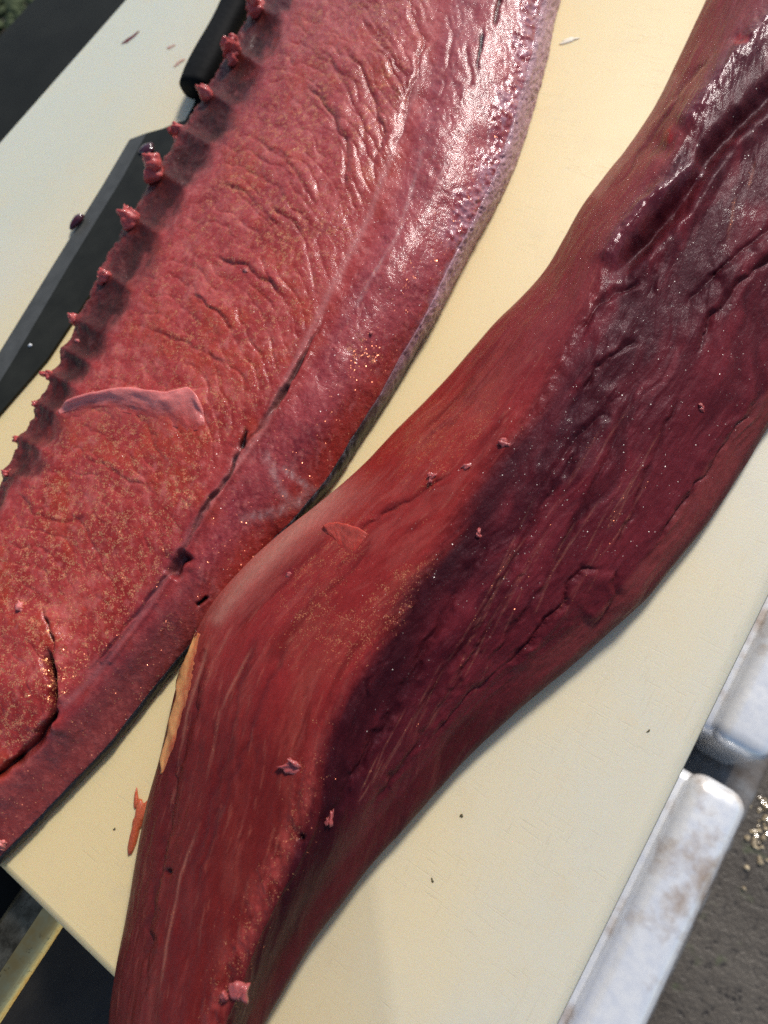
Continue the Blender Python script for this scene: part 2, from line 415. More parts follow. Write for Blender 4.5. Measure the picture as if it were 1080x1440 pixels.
# white kerb stones and the grey footing
def paint_material():
    N = NT('bright_scuffed_metal'); co = coords(N)
    a = N.noise(co, 24, 4, 0.6); b = N.noise(co, 150, 4, 0.7)
    c = N.mix(N.ramp(b, [(0.3, 0.0), (0.6, 1.0)]), (0.78, 0.80, 0.84), (0.90, 0.90, 0.89))
    c = N.mix(N.ramp(a, [(0.53, 0.0), (0.72, 0.9)]), c, (0.34, 0.19, 0.07))
    N.set(Base_Color=c, Roughness=N.math('ADD', .12, N.math('MULTIPLY', b, .3)), Metallic=0.25, Coat_Weight=0.6, Coat_Roughness=0.06, Normal=N.bump(a, 0.0010, 0.5)); return N.m
M_PAINT = paint_material()
M_FOOT = simple('grey_footing', (0.085, 0.055, 0.032), (0.22, 0.22, 0.22), 50, 0.7, bump=0.002).m
zk = -0.235
kx0 = Xat(985, 1040, zk)-0.07; kx1 = Xat(1000, 1260, zk); ky1 = unproj(1000, 1090, zk)[1]; ky2 = unproj(1020, 1045, zk)[1]
kstep = Xat(905, 1225, zk)
def kerb(name, ya, yb_, label):
    bm = box_bm((kstep, ya, ZG+0.02), (kx1, yb_, zk), 0.0125, 5)
    box_bm((kx0, ya+0.003, ZG+0.02), (kstep+0.012, yb_-0.003, zk-0.014), 0.008, 3, bm)
    me = mesh_of(name, bm)
    bm2 = bmesh.new(); bm2.from_mesh(me); bmesh.ops.subdivide_edges(bm2, edges=[e for e in bm2.edges if e.calc_length() > 0.03], cuts=12, use_grid_fill=True); bm2.to_mesh(me); bm2.free()
    o = link(name, me, M_PAINT); auto_smooth(o, 50)
    return tag(o, label, 'ledge', 'bright metal ledges below the board')
kerb('metal_ledge', ky1-0.50, ky1, 'long sunlit brown stained silver white ledge running out of the bottom of the picture')
kerb('metal_ledge', ky2, ky2+0.35, 'short visible end of silver white ledge at the right edge beyond the dark gap')
o = link('ledge_footing', mesh_of('ledge_footing', box_bm((kx0-0.02, ky1-0.55, ZG-0.01), (kx1+0.022, ky2+0.5, ZG+0.02), 0.004, 2)), M_FOOT)
tag(o, 'blue grey concrete footing under the silver white ledges', kind='structure')

# gravel added at the far right for golden glints, and moss in the far corner
def scatter(name, cx, cy, z, rx, ry, n, r0, r1, mat, label, flat=0.7):
    V = []; Fc = []
    bm = bmesh.new(); bmesh.ops.create_icosphere(bm, subdivisions=1, radius=1.0)
    bv = np.array([v.co[:] for v in bm.verts]); bf = np.array([[v.index for v in f.verts] for f in bm.faces]); bm.free()
    for k in range(n):
        r = rng.uniform(r0, r1); p = np.array([cx+rng.normal()*rx, cy+rng.normal()*ry, z+r*flat*0.4])
        V.append(bv*np.array([1, rng.uniform(.7, 1.2), flat])*r*(1+rng.uniform(-.2, .2, (len(bv), 1)))+p); Fc.append(bf+len(bv)*k)
    me = bpy.data.meshes.new(name); me.from_pydata(np.concatenate(V).tolist(), [], np.concatenate(Fc).tolist())
    return tag(link(name, me, mat, smooth=False), label, kind='stuff')
M_GRAV = simple('glint_gravel', (0.16, 0.12, 0.07), (0.70, 0.55, 0.33), 140, 0.12, Coat_Weight=0.8).m  # pale gold colour stands in for sun glints
M_MOSS = simple('moss', (0.025, 0.04, 0.012), (0.07, 0.09, 0.03), 200, 0.9).m
g = unproj(1085, 1150, ZG); scatter('glint_gravel', g[0], g[1], ZG, 0.007, 0.015, 110, 0.0010, 0.0024, M_GRAV, 'added gravel with glints painted pale gold on the ground')
g = unproj(-40, -30, ZG); scatter('moss', g[0], g[1], ZG, 0.10, 0.10, 1500, 0.006, 0.016, M_MOSS, 'dark green moss on the ground beyond the tub', 0.6)

# ------------------------------------------------------------------ loins
E1 = np.array([0.5, -0.866]); E2 = np.array([0.866, 0.5])
def ab(p): p = np.asarray(p, float); return (p-np.array([CX, CY]))@E1, (p-np.array([CX, CY]))@E2
class Line:
    """long feature line in (a along, b across) with a height in mm"""
    def __init__(s, pts=None, z=0.0, fa=None):
        if pts is not None:
            P = np.array([p[:2] for p in pts], float); zz = np.array([p[2] if len(p) > 2 else z for p in pts], float)
            a, b = ab(P); o = np.argsort(a); s.a, s.b_, s.z_ = a[o], b[o], zz[o]; s.f = None
        else: s.f = fa
    def __call__(s, a):
        if s.f: return s.f(a)
        return hermite(s.a, s.b_, a), np.interp(a, s.a, s.z_)
def between(l1, l2, k, z):
    def f(a):
        b1, _ = l1(a); b2, _ = l2(a); return b1+(b2-b1)*k, np.full_like(a, z)
    return Line(fa=f)
def offset(l, db, z):
    def f(a):
        b, _ = l(a); return b+db, np.full_like(a, z)
    return Line(fa=f)

class Loin: pass
def make_loin(lines, tv, a0, a1, nr, nc, cap):
    L = Loin()
    a = np.linspace(a0, a1, nr); B = []; Z = []
    for l in lines:
        b, z = l(a); B.append(b); Z.append(z)
    B = np.array(B); Z = np.array(Z)                   # K x nr
    t = np.linspace(tv[0], tv[-1], nc)
    # even out the spacing along the section
    bm_, zm_ = B.mean(1), Z.mean(1)
    fine = np.linspace(tv[0], tv[-1], 2000)
    arc = np.concatenate([[0], np.cumsum(np.hypot(np.diff(hermite(tv, bm_, fine)*0.33), np.diff(hermite(tv, zm_, fine))*0.8))])
    t = np.interp(np.linspace(0, arc[-1], nc), arc, fine)
    b = np.empty((nr, nc)); z = np.empty((nr, nc))
    for i in range(nr):
        b[i] = hermite(tv, B[:, i], t); z[i] = hermite(tv, Z[:, i], t)
    z = np.maximum(z, 0.05)
    L.px0 = CX+a[:, None]*E1[0]+b*E2[0]; L.py0 = CY+a[:, None]*E1[1]+b*E2[1]
    P = unproj(L.px0, L.py0, z*0.001+0.0004)
    c = P.mean(1, keepdims=True); c[..., 2] = 0.004
    e = np.minimum(np.arange(nr), nr-1-np.arange(nr))/(nr-1)/cap
    f = np.sqrt(np.clip(1-(1-np.clip(e, 0.0, 1))**2, 0.0004, 1))[:, None, None]
    L.P = c+(P-c)*f; L.P[..., 2] = np.maximum(L.P[..., 2], 0.0004)
    L.a = np.repeat(a[:, None], nc, 1); L.b = b; L.t = np.repeat(t[None], nr, 0)
    L.px, L.py = proj(L.P)
    L.u = np.concatenate([np.zeros((nr, 1)), np.cumsum(np.linalg.norm(np.diff(P, axis=1), axis=-1), 1)], 1)*1000
    mid = P[:, nc//2]; L.v = np.repeat(np.concatenate([[0], np.cumsum(np.linalg.norm(np.diff(mid, axis=0), axis=-1))])[:, None]*1000, nc, 1)
    L.n = normals(L.P)
    if L.n[nr//2, nc//2, 2] < 0: L.n = -L.n
    L.end = np.repeat(sstep(0, 1.0, e)[:, None], nc, 1)
    return L

# --- left loin ------------------------------------------------------
l_out = Line([(590, -420), (510, -300), (440, -160), (395, -75), (357, 5), (322, 70), (290, 125), (252, 188), (217, 243), (182, 305), (150, 362), (122, 420), (95, 478), (65, 540), (35, 602), (10, 655), (-25, 740), (-70, 850), (-130, 980), (-190, 1120), (-240, 1250), (-330, 1470)], 18)
l_band = Line([(650, -420), (590, -310), (500, -160), (455, -70), (410, 10), (365, 85), (330, 150), (300, 205), (265, 262), (222, 328), (190, 385), (165, 440), (125, 510), (85, 575), (48, 640), (12, 700), (-22, 780), (-66, 880), (-120, 1000), (-175, 1130), (-230, 1255), (-320, 1476)], 25)
l_grv = Line([(800, -360), (750, -270), (690, -160), (640, -40), (600, 80), (565, 200), (525, 310), (480, 400), (440, 475), (398, 550), (342, 622), (300, 700), (250, 795), (205, 860), (150, 930), (90, 1000), (20, 1070), (-60, 1150), (-150, 1240), (-290, 1400)], 30)
l_rout = Line([(910, -330), (880, -260), (838, -160), (806, -60), (782, 20), (770, 80), (748, 160), (728, 225), (700, 285), (668, 342), (640, 395), (612, 450), (580, 505), (548, 560), (512, 615), (475, 672), (430, 725), (365, 795), (300, 880), (245, 943), (200, 1000), (150, 1060), (100, 1112), (50, 1165), (0, 1213), (-70, 1275), (-150, 1340), (-290, 1470)], 0.4)
def rtop_f(a):
    b, _ = l_rout(a); wd = np.interp(a, [-520, -250, -60, 100, 300, 600], [6, 6, 9, 12, 13, 20]); return b-wd, np.interp(a, [-520, -200, 0, 150, 350], [4.5, 5.5, 7, 9, 15])
l_rtop = Line(fa=rtop_f)
def mid2_f(a):
    b1, _ = l_grv(a); b2, _ = l_rtop(a); return b1+(b2-b1)*.6, np.interp(a, [-500, -100, 50, 300], [10, 17, 23, 27])
l_mid2 = Line(fa=mid2_f)
def grv_f(a):
    b, _ = l_grv0(a); return b, np.interp(a, [-550, -300, -50, 120], [17, 22, 28, 30])
l_grv0 = l_grv; l_grv = Line(fa=grv_f)
def mid1_f(a):
    b1, _ = l_band(a); b2, _ = l_grv(a); return b1+(b2-b1)*.5, np.interp(a, [-550, -300, -50, 120], [24, 27, 31, 32])
l_mid1 = Line(fa=mid1_f)
linesL = [offset(l_out, 62, 0.2), offset(l_out, 9, 11), l_out, between(l_out, l_band, 0.55, 23), l_band, l_mid1, l_grv,
          l_mid2, l_rtop, l_rout]
tvL = np.array([0, .6, 1, 1.5, 2.1, 3.6, 5.0, 6.2, 7, 7.5])
LL = make_loin(linesL, tvL, -1010, 1040, 1250, 400, 0.06)

px, py, u, v = LL.px, LL.py, LL.u, LL.v
a_, b_ = LL.a, LL.b
grv_b = l_grv(LL.a[:, 0])[0][:, None]; band_b = l_band(LL.a[:, 0])[0][:, None]; out_b = l_out(LL.a[:, 0])[0][:, None]; rt_b = l_rtop(LL.a[:, 0])[0][:, None]
wx = fbm(u/14, v/14, 3, 11)*7; wy = fbm(u/14, v/14, 3, 21)*7
top = sstep(band_b-6, band_b+10, b_)*(1-sstep(rt_b-4, rt_b+8, b_))
disp = 1.1*fbm(u/22, v/22, 3, 1)*top
# muscle segments: arcs sweeping from the dark band towards the groove
sA = (b_-band_b)/np.maximum(grv_b-band_b, 30)
leftside = sstep(0.0, 0.15, sA)*(1-sstep(0.85, 1.0, sA))
arc = v+26*(sA-0.35)**2*3 + 10*sA + wy*0.9
seg = np.abs(((arc/9.5) % 1)-0.5)*2
segmask = leftside*(0.35+0.65*sstep(0.2, .75, vnoise(u/18, v/18, 31)))
disp += 0.45*(np.sqrt(np.clip(1-seg**2, 0, 1))-.6)*leftside*(.4+.6*sstep(-300, 150, a_))*(.35+.65*sstep(0.2, .75, vnoise(u/18, v/18, 31)))
disp -= 0.30*np.exp(-((1-seg)/0.12)**2)*segmask*sstep(0.15, 0.6, vnoise(u/7, v/9, 33))
rip = ridged((u*0.75+v*0.5+wx)/3.4, (v*0.8-u*0.4+wy)/7.0, 3, 41)
fade = .45+.55*sstep(-300, 150, a_)
disp += 0.26*(rip-0.6)*top*fade*(0.35+0.65*leftside)
disp += (0.13*fbm(u/2.2, v/1.7, 3, 51)+0.05*fbm(u/.9, v/.8, 2, 53))*top
# right of the groove: short fibre grain
rs = sstep(1.02, 1.12, sA)
disp += 0.35*(ridged((u+0.3*v+wx*.6)/5.0, (v-.3*u)/16, 3, 61)-0.6)*rs*top

def crease(pts, w, d, lipR=0.0, lipL=0.0, lw=None, jag=3.0, taper=0.15, mod=1.0):
    global disp
    j1 = (vnoise(px/20, py/20, 71)-0.5)*jag*2.6+(vnoise(px/6, py/6, 72)-0.5)*jag*.5
    dd, sd_, tt = stroke(px, py, pts)
    s_ = dd*sd_+j1; tp = sstep(0, taper, tt)*(1-sstep(1-taper, 1, tt)) if taper else 1
    tp = tp*(dd < 90)
    wv = w*(1+mod*(0.9*vnoise(px/14, py/14, 73)-.45)); tp = tp*(1+mod*(0.75*vnoise(px/22, py/22, 75)-.5))
    disp = disp-d*np.exp(-(s_/wv)**2)*tp
    lw = lw or w*3.0
    if lipR: disp = disp+lipR*np.where(s_ > 0, np.exp(-((s_-w*1.3)/lw)**2), 0)*tp
    if lipL: disp = disp+lipL*np.where(s_ < 0, np.exp(-((-s_-w*1.3)/lw)**2), 0)*tp
    return np.exp(-(s_/(wv*1.2))**2)*tp
dark = np.zeros_like(px); red = np.zeros_like(px)
for pts, w_, d_, lr, ll in [
    ([(566, -10), (580, 20), (593, 53), (590, 85), (581, 124), (569, 166), (552, 215)], 4, 1.6, 0.9, 0.2),
    ([(505, 20), (530, 50), (552, 80), (572, 110), (576, 140)], 4, 1.2, 0.5, 0.7),
    ([(524, 68), (548, 92), (566, 122), (570, 145)], 3.5, 1.1, 0.8, 0.2),
    ([(480, 60), (510, 95), (530, 140), (538, 190), (530, 240)], 4, 1.2, 0.3, 0.9),
    ([(425, 105), (462, 148), (484, 190), (489, 240), (480, 275)], 4, 1.3, 0.2, 0.9),
    ([(440, 60), (480, 110), (508, 165), (512, 220)], 3.5, 1.0, 0.5, 0.6),
    ([(300, 362), (350, 374), (380, 398), (400, 420)], 3.5, 1.5, 0.3, 1.0),
    ([(268, 412), (300, 438), (335, 464)], 3, 1.1, 0.2, 0.8),
    ([(385, 292), (412, 312), (424, 330)], 3, 1.2, 0.2, 0.7),
    ([(300, 250), (345, 270), (380, 300), (395, 330)], 3, 0.8, 0.2, 0.5),
    ([(350, 190), (400, 220), (430, 260), (445, 300)], 3, 0.9, 0.3, 0.5),
    ([(205, 455), (250, 480), (300, 500), (330, 520)], 3, 0.7, 0.2, 0.5),
    ([(20, 690), (50, 720), (90, 735), (130, 730)], 3, 0.8, 0.2, 0.5),
    ([(120, 640), (170, 665), (210, 690)], 3, 0.6, 0.2, 0.4),
    ([(620, 10), (640, 45), (628, 95), (612, 150)], 3, 0.8, 0.4, 0.2),
    ([(655, 60), (658, 95), (662, 125)], 2.5, 1.0, 0.3, 0.3)]:
    red += crease(pts, w_*1.1, d_*.55, lr*1.15, ll*1.15, lw=w_*4.5, jag=4)
for pts, w_, d_ in [
    ([(704, -12), (699, 12), (695, 38)], 3, 3.5), ([(680, 36), (676, 70), (669, 106)], 2.2, 1.6),
    ([(408, 538), (396, 556), (384, 580)], 4.0, 4.0), ([(440, 480), (405, 540), (370, 595)], 2.5, 1.4), ([(346, 602), (343, 618), (338, 634)], 3.5, 3.0),
    ([(338, 640), (316, 682), (300, 700), (284, 722), (262, 768)], 3.0, 1.2),
    ([(266, 776), (250, 796), (238, 812)], 10, 8), ([(294, 838), (286, 846), (276, 853)], 3.0, 2.5)]:
    dark += crease(pts, w_, d_, 0.3, 0.3, jag=1.5, taper=0.25)
# pale strand along the groove
dark += 0.8*crease([(470, 425), (440, 475), (405, 540), (372, 592), (340, 634), (316, 680), (286, 722), (258, 775), (215, 835), (160, 905), (110, 960)], 2.6, 1.3, .5, .5, jag=2.5, taper=.12)*(.35+.65*sstep(.35, .65, vnoise(px/25, py/25, 77)))
for off in (-7, 6):
    dd, sd_, tt = stroke(px, py, [(430+off, 500), (372+off, 602), (322+off, 668), (270+off, 752), (215+off, 845), (150+off, 930)])
    disp += 0.7*np.exp(-(dd/3.5)**2)
# deep split with the lump in the lower left
split = crease([(66, 905), (76, 945), (79, 985), (72, 1018), (50, 1048), (22, 1072), (-15, 1098), (-60, 1130)], 5, 7, 0.6, 2.2, lw=26, jag=2, taper=0.12)
lump = crease([(62, 850), (75, 900), (76, 930)], 3, 1.5, 0.2, 1.8, lw=14, taper=.3)
dark += split*0.9
dd, sd_, tt = stroke(px, py, [(80, 574), (130, 561), (180, 552), (232, 556), (268, 550)])
fl_ = np.where(sd_ > 0, np.exp(-(dd/30)**2), np.exp(-(dd/3.5)**2))*sstep(0, .3, tt)*(1-sstep(.93, 1, tt)*.6); disp += 1.7*fl_*(dd < 80)
# soft lumps
for cx_, cy_, r, h in [(30, 960, 55, 2.5), (35, 880, 30, 1.6), (10, 770, 40, 1.2), (160, 800, 70, -.8), (430, 380, 80, .7), (690, 200, 30, -1.8), (655, 130, 40, .6)]:
    disp += h*np.exp(-((px-cx_)**2+(py-cy_)**2)/(r*r))
# dark band: scallops between the bone tips
bandm = (1-sstep(-14, 12, b_-band_b+16*fbm(u/9, v/9, 3, 81)))*sstep(-14, 6, b_-out_b)
tips = [(357, 8), (322, 68), (287, 128), (251, 182), (215, 240), (179, 306), (142, 384), (100, 446), (84, 488), (62, 522), (42, 562), (20, 612), (2, 660)]
hollow = np.zeros_like(px)
for tx, ty in tips:
    dd, sd_, tt = stroke(px, py, [(tx+2, ty), (tx+30, ty+14), (tx+58, ty+30)])
    disp += 1.5*np.exp(-(dd/8)**2)*(1-sstep(.3, 1, tt))
for (xa, ya), (xb, yb2) in zip(tips[:-1], tips[1:]):
    mx_, my_ = (xa+xb)/2+8, (ya+yb2)/2+4; gap = math.hypot(xa-xb, ya-yb2)
    qx = (px-mx_-22)*.88+(py-my_-12)*.47; qy = -(px-mx_-22)*.47+(py-my_-12)*.88
    g_ = np.exp(-((qx/26)**2+(qy/(gap*.46))**2)**1.5); hollow = np.maximum(hollow, g_)
hollow *= 1-sstep(25, 45, b_-band_b)
disp -= 1.9*hollow*(.6+.8*vnoise(u/9, v/9, 115))
disp += 1.1*np.exp(-((b_-out_b)/9)**2)*fbm(u/4, v/2.6, 3, 85)
disp += bandm*(0.8*fbm(u/6, v/6, 3, 83)+0.25*fbm(u/1.8, v/1.8, 2, 87)-0.5)
# membrane crumple along the upper right edge
memb = sstep(rt_b-44, rt_b-22, b_+14*fbm(u/8, v/8, 2, 93))*sstep(330, 470, a_+60*fbm(u/9, v/9, 2, 94))*(1-sstep(rt_b-2, rt_b+6, b_))
memb2 = np.exp(-((b_-rt_b)/9)**2)*sstep(180, 320, a_)
edge = sstep(rt_b-8, rt_b+4, b_)
disp += memb*(1.5*(ridged(u/4.2+wx*.12, v/5.0+wy*.12, 3, 91)-0.62)+0.5*fbm(u/2, v/2, 2, 95))
disp += 0.35*edge*fbm(u/3, v/4, 3, 97)

LL.P2 = LL.P+LL.n*(disp*0.001*LL.end)[..., None]; LL.P2[..., 2] = np.maximum(LL.P2[..., 2], 0.0003)
# colour
nA = fbm(u/16, v/16, 4, 101); nB = fbm(u/4, v/4, 3, 103); nC = fbm(u/1.6, v/3, 3, 105)
C = np.zeros(px.shape+(3,))+np.array([0.35, 0.046, 0.040])
C = mixc(C, (0.26, 0.022, 0.017), sstep(0.0, 0.5, nA)*.8)
C = mixc(C, (0.40, 0.055, 0.020), sstep(0.0, 0.5, fbm(u/20, v/14, 3, 107))*.55)
C = mixc(C, (0.46, 0.11, 0.095), sstep(0.05, 0.7, -nA+nB*.7)*0.7)
C = mixc(C, (0.33, 0.065, 0.075), rs*0.8)                                  # paler, pinker side
C = mixc(C, (0.22, 0.028, 0.038), rs*sstep(0.0, .5, nB+nA)*0.7)
C = mixc(C, (0.45, 0.15, 0.15), rs*sstep(0.2, .7, nC)*0.5)
C = mixc(C, (0.33, 0.04, 0.025), rs*sstep(rt_b-60, rt_b-20, b_)*sstep(330, 40, a_)*0.8)
C = mixc(C, (0.50, 0.17, 0.15), sstep(0.2, 0.9, nC+nB)*0.4*top)
C = mixc(C, (0.20, 0.050, 0.046), sstep(-150, -330, a_)*rs*0.8)              # greyer near the tail
gr = fbm(u/2.2, v/1.7, 3, 51); C = mixc(C, (0.50, 0.15, 0.13), sstep(.12, .6, gr+.5*(rip-.6))*.22*top)
C = mixc(C, (0.15, 0.010, 0.008), sstep(-.1, -.6, gr+.7*(rip-.6))*.28*top)
C = mixc(C, (0.22, 0.02, 0.015), np.clip(red, 0, 1)*0.45)
C = C*(1-(1-np.array([1.0, 0.80, 0.76]))*(1-.6*np.maximum(memb, edge))[..., None])
C = mixc(C, (0.48, 0.10, 0.085), np.clip(fl_*1.1, 0, 1)*.8)
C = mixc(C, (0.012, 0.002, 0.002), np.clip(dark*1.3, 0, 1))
C = mixc(C, (0.070, 0.009, 0.007), bandm*(0.97-0.08*sstep(0.0, 0.7, nB)))
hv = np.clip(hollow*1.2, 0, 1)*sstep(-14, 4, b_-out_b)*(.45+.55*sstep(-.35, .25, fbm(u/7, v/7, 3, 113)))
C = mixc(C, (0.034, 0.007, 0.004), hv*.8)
rim = np.exp(-((b_-out_b-1)/7.0)**2)*(0.3+0.7*sstep(-.2, .5, nB))
C = mixc(C, (0.20, 0.030, 0.027), rim*0.75)
C = mixc(C, (0.50, 0.26, 0.29), memb*sstep(0.0, .5, nB+.2)*0.75)
C = mixc(C, (0.48, 0.24, 0.27), memb2*.7*sstep(-.4, .3, nB))
C = mixc(C, (0.42, 0.20, 0.22), edge*sstep(150, 300, a_)*.8)
dd, sd_, tt = stroke(px, py, [(600, 80), (555, 205), (520, 300), (470, 400), (425, 490), (372, 602), (316, 678), (268, 752), (215, 845), (150, 930), (95, 990)])
C = mixc(C, (0.47, 0.17, 0.15), np.exp(-(dd/5)**2)*0.55)
C = mixc(C, (0.17, 0.022, 0.035), np.exp(-((dd*sd_+14)/11)**2)*0.0+np.exp(-((dd+0)/20)**2)*sstep(.55, .8, tt)*0.45)
for pts, w_, k_ in [([(505, 700), (440, 690), (400, 660)], 5, .6), ([(470, 690), (420, 712), (395, 690), (375, 640)], 6, .45), ([(430, 700), (390, 720), (345, 728)], 7, .5), ([(595, 210), (560, 330), (500, 430)], 3, .35), ([(640, 190), (600, 300), (545, 385)], 2.5, .3)]:
    dd, sd_, tt = stroke(px, py, pts); C = mixc(C, (0.55, 0.36, 0.32), np.exp(-(dd/w_)**2)*k_*(0.4+0.6*sstep(-.2, .4, nC)))
gold = np.zeros_like(px)  # clusters of golden glint set into the flake mask
for x_, y_, r_ in [(440, 155, 16), (400, 180, 14), (520, 150, 14), (525, 175, 10), (345, 225, 14), (336, 262, 12), (338, 285, 12), (282, 308, 9), (385, 175, 10), (545, 120, 10), (425, 200, 12), (140, 715, 14), (250, 690, 18), (70, 850, 9), (125, 875, 12), (130, 905, 10), (20, 990, 22), (20, 1020, 18), (145, 700, 12), (165, 640, 30), (400, 360, 16), (300, 560, 12), (510, 500, 16), (240, 880, 9)]:
    gold = np.maximum(gold, np.exp(-(((px-x_)**2+(py-y_)**2)/(r_*r_*1.6))**1.5))
flake = np.clip(1.6*gold*(.3+sstep(-.1, .35, nB))+leftside*(0.38+0.5*sstep(-.2, .5, nA))+rs*0.05+sstep(-80, -250, a_)*leftside*.3, 0, 1)*top*(1-bandm)
rough = 0.42+.08*hv+0.08*nB-0.24*memb-.15*memb2
wet = np.clip(0.34-.26*bandm-.1*hv+memb+.5*memb2+.30*sstep(50, 420, a_)*(1-bandm), 0, 1)
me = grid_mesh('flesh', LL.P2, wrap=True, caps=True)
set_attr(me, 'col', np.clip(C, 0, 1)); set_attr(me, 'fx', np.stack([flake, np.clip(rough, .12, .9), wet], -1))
rootL = empty('fish_loin')
oL = link('flesh', me, M_LEFT, rootL)
tag(rootL, 'rough red raw fish loin with bone tips and black skin, lying on the knife', 'fish loin', 'raw fish loins on the board')

# skin on the right wall of the left loin
c0 = int(np.argmin(np.abs(LL.t[0]-6.93)))
Sk = LL.P2[:, c0:].copy(); nS = LL.n[:, c0:]
ns_ = fbm(u[:, c0:]/1.6, v[:, c0:]/3.0, 4, 111)
prof_ = np.linspace(0, 1, Sk.shape[1])[None, :]
Sk += nS*(0.0005+(0.00025+.0006*sstep(100, 300, LL.a[:, c0:]))[..., None]*ns_[..., None]+0.0005*(np.sin(prof_*math.pi)*0.8)[..., None])
Sk[..., 2] = np.maximum(Sk[..., 2], 0.0006)
r0, r1 = 60, 1190
inner = Sk[r0:r1]-nS[r0:r1]*0.0011
Pk = np.concatenate([Sk[r0:r1], inner[:, ::-1]], 1)
sc_ = np.zeros(Sk.shape+(3,))[..., 0]
kA = LL.a[:, c0:]
colS = np.zeros(Sk.shape)+np.array([0.010, 0.009, 0.011])
colS = mixc(colS, (0.16, 0.14, 0.16), sstep(0.1, .6, ns_+.12)*0.5*sstep(-250, 0, kA))
colS = mixc(colS, (0.46, 0.22, 0.25), sstep(60, 260, kA)*sstep(1.1, .2, prof_+.4*ns_)*.9)
colS = mixc(colS, (0.55, 0.30, 0.33), sstep(230, 330, kA+60*ns_)*.95)
colS = np.concatenate([colS[r0:r1], colS[r0:r1, ::-1]], 1)
me = grid_mesh('skin', Pk, wrap=True, caps=True); set_attr(me, 'col', colS)
link('skin', me, M_SKIN, rootL)

# bone tips
def nub(name, p, direction, length, rad, mat, parent, seed, lump=0.35, sub=3, label=None, parts=1):
    r = np.random.default_rng(seed)
    bm = bmesh.new()
    for q_ in range(parts):
        z = np.array(direction, float)/np.linalg.norm(direction)
        k_ = 1.0
        off = np.zeros(3)
        if q_:
            z = z+r.normal(size=3)*.45; z /= np.linalg.norm(z); k_ = r.uniform(.45, .8); off = r.normal(size=3)*rad*.55
        x = np.cross(z, [0.3, 0.2, 0.9]); x /= np.linalg.norm(x); y = np.cross(z, x)
        x = x*r.uniform(.75, 1.2)
        ph = r.uniform(0, 6, 6)
        res = bmesh.ops.create_icosphere(bm, subdivisions=sub, radius=1.0)
        for vv in res['verts']:
            c = np.array(vv.co[:]); h = (c[2]+1)/2
            tap = 1.0-0.42*h**1.5
            nz = 1+lump*(math.sin(3.1*c[0]+ph[0]+2*c[2])*0.5+math.sin(4.3*c[1]+ph[1]+3*c[2])*0.4+math.sin(7*c[2]+5*c[0]+ph[2])*0.3)
            w_ = np.array(p)+off+(x*c[0]*tap*nz+y*c[1]*tap*nz)*rad*k_+z*((h-0.25)*length*k_*(1+0.15*math.sin(ph[3]+6*c[0])))
            vv.co = Vector(w_.tolist())
    o = link(name, mesh_of(name, bm), mat, parent)
    if label: o['label'] = label
    return o
def surf(L, x, y):
    q1, q2 = proj(L.P2); d = (q1-x)**2+(q2-y)**2
    vis = L.n@np.array([0, 0, 1.0]) > -0.2
    d = np.where(vis, d, 1e9); i = np.unravel_index(np.argmin(d), d.shape)
    return L.P2[i], L.n[i]
img_ul = RW @ np.array([-0.75, -0.6, -0.5])
for k, (tx, ty) in enumerate(tips):
    p, n_ = surf(LL, tx+6, ty+6)
    big = [1.15, 1.2, 1.0, 1.1, 1.35, 1.2, .75, .75, .35, .55, .38, .5, .45][k]
    nub('bone_tip', p-img_ul*0.0008, img_ul+np.array([0, 0, .5])*(k % 3)*.4+rng.normal(size=3)*.12, 0.0105*big, 0.0046*big, M_TIP, rootL, 100+k, 0.4, parts=4)

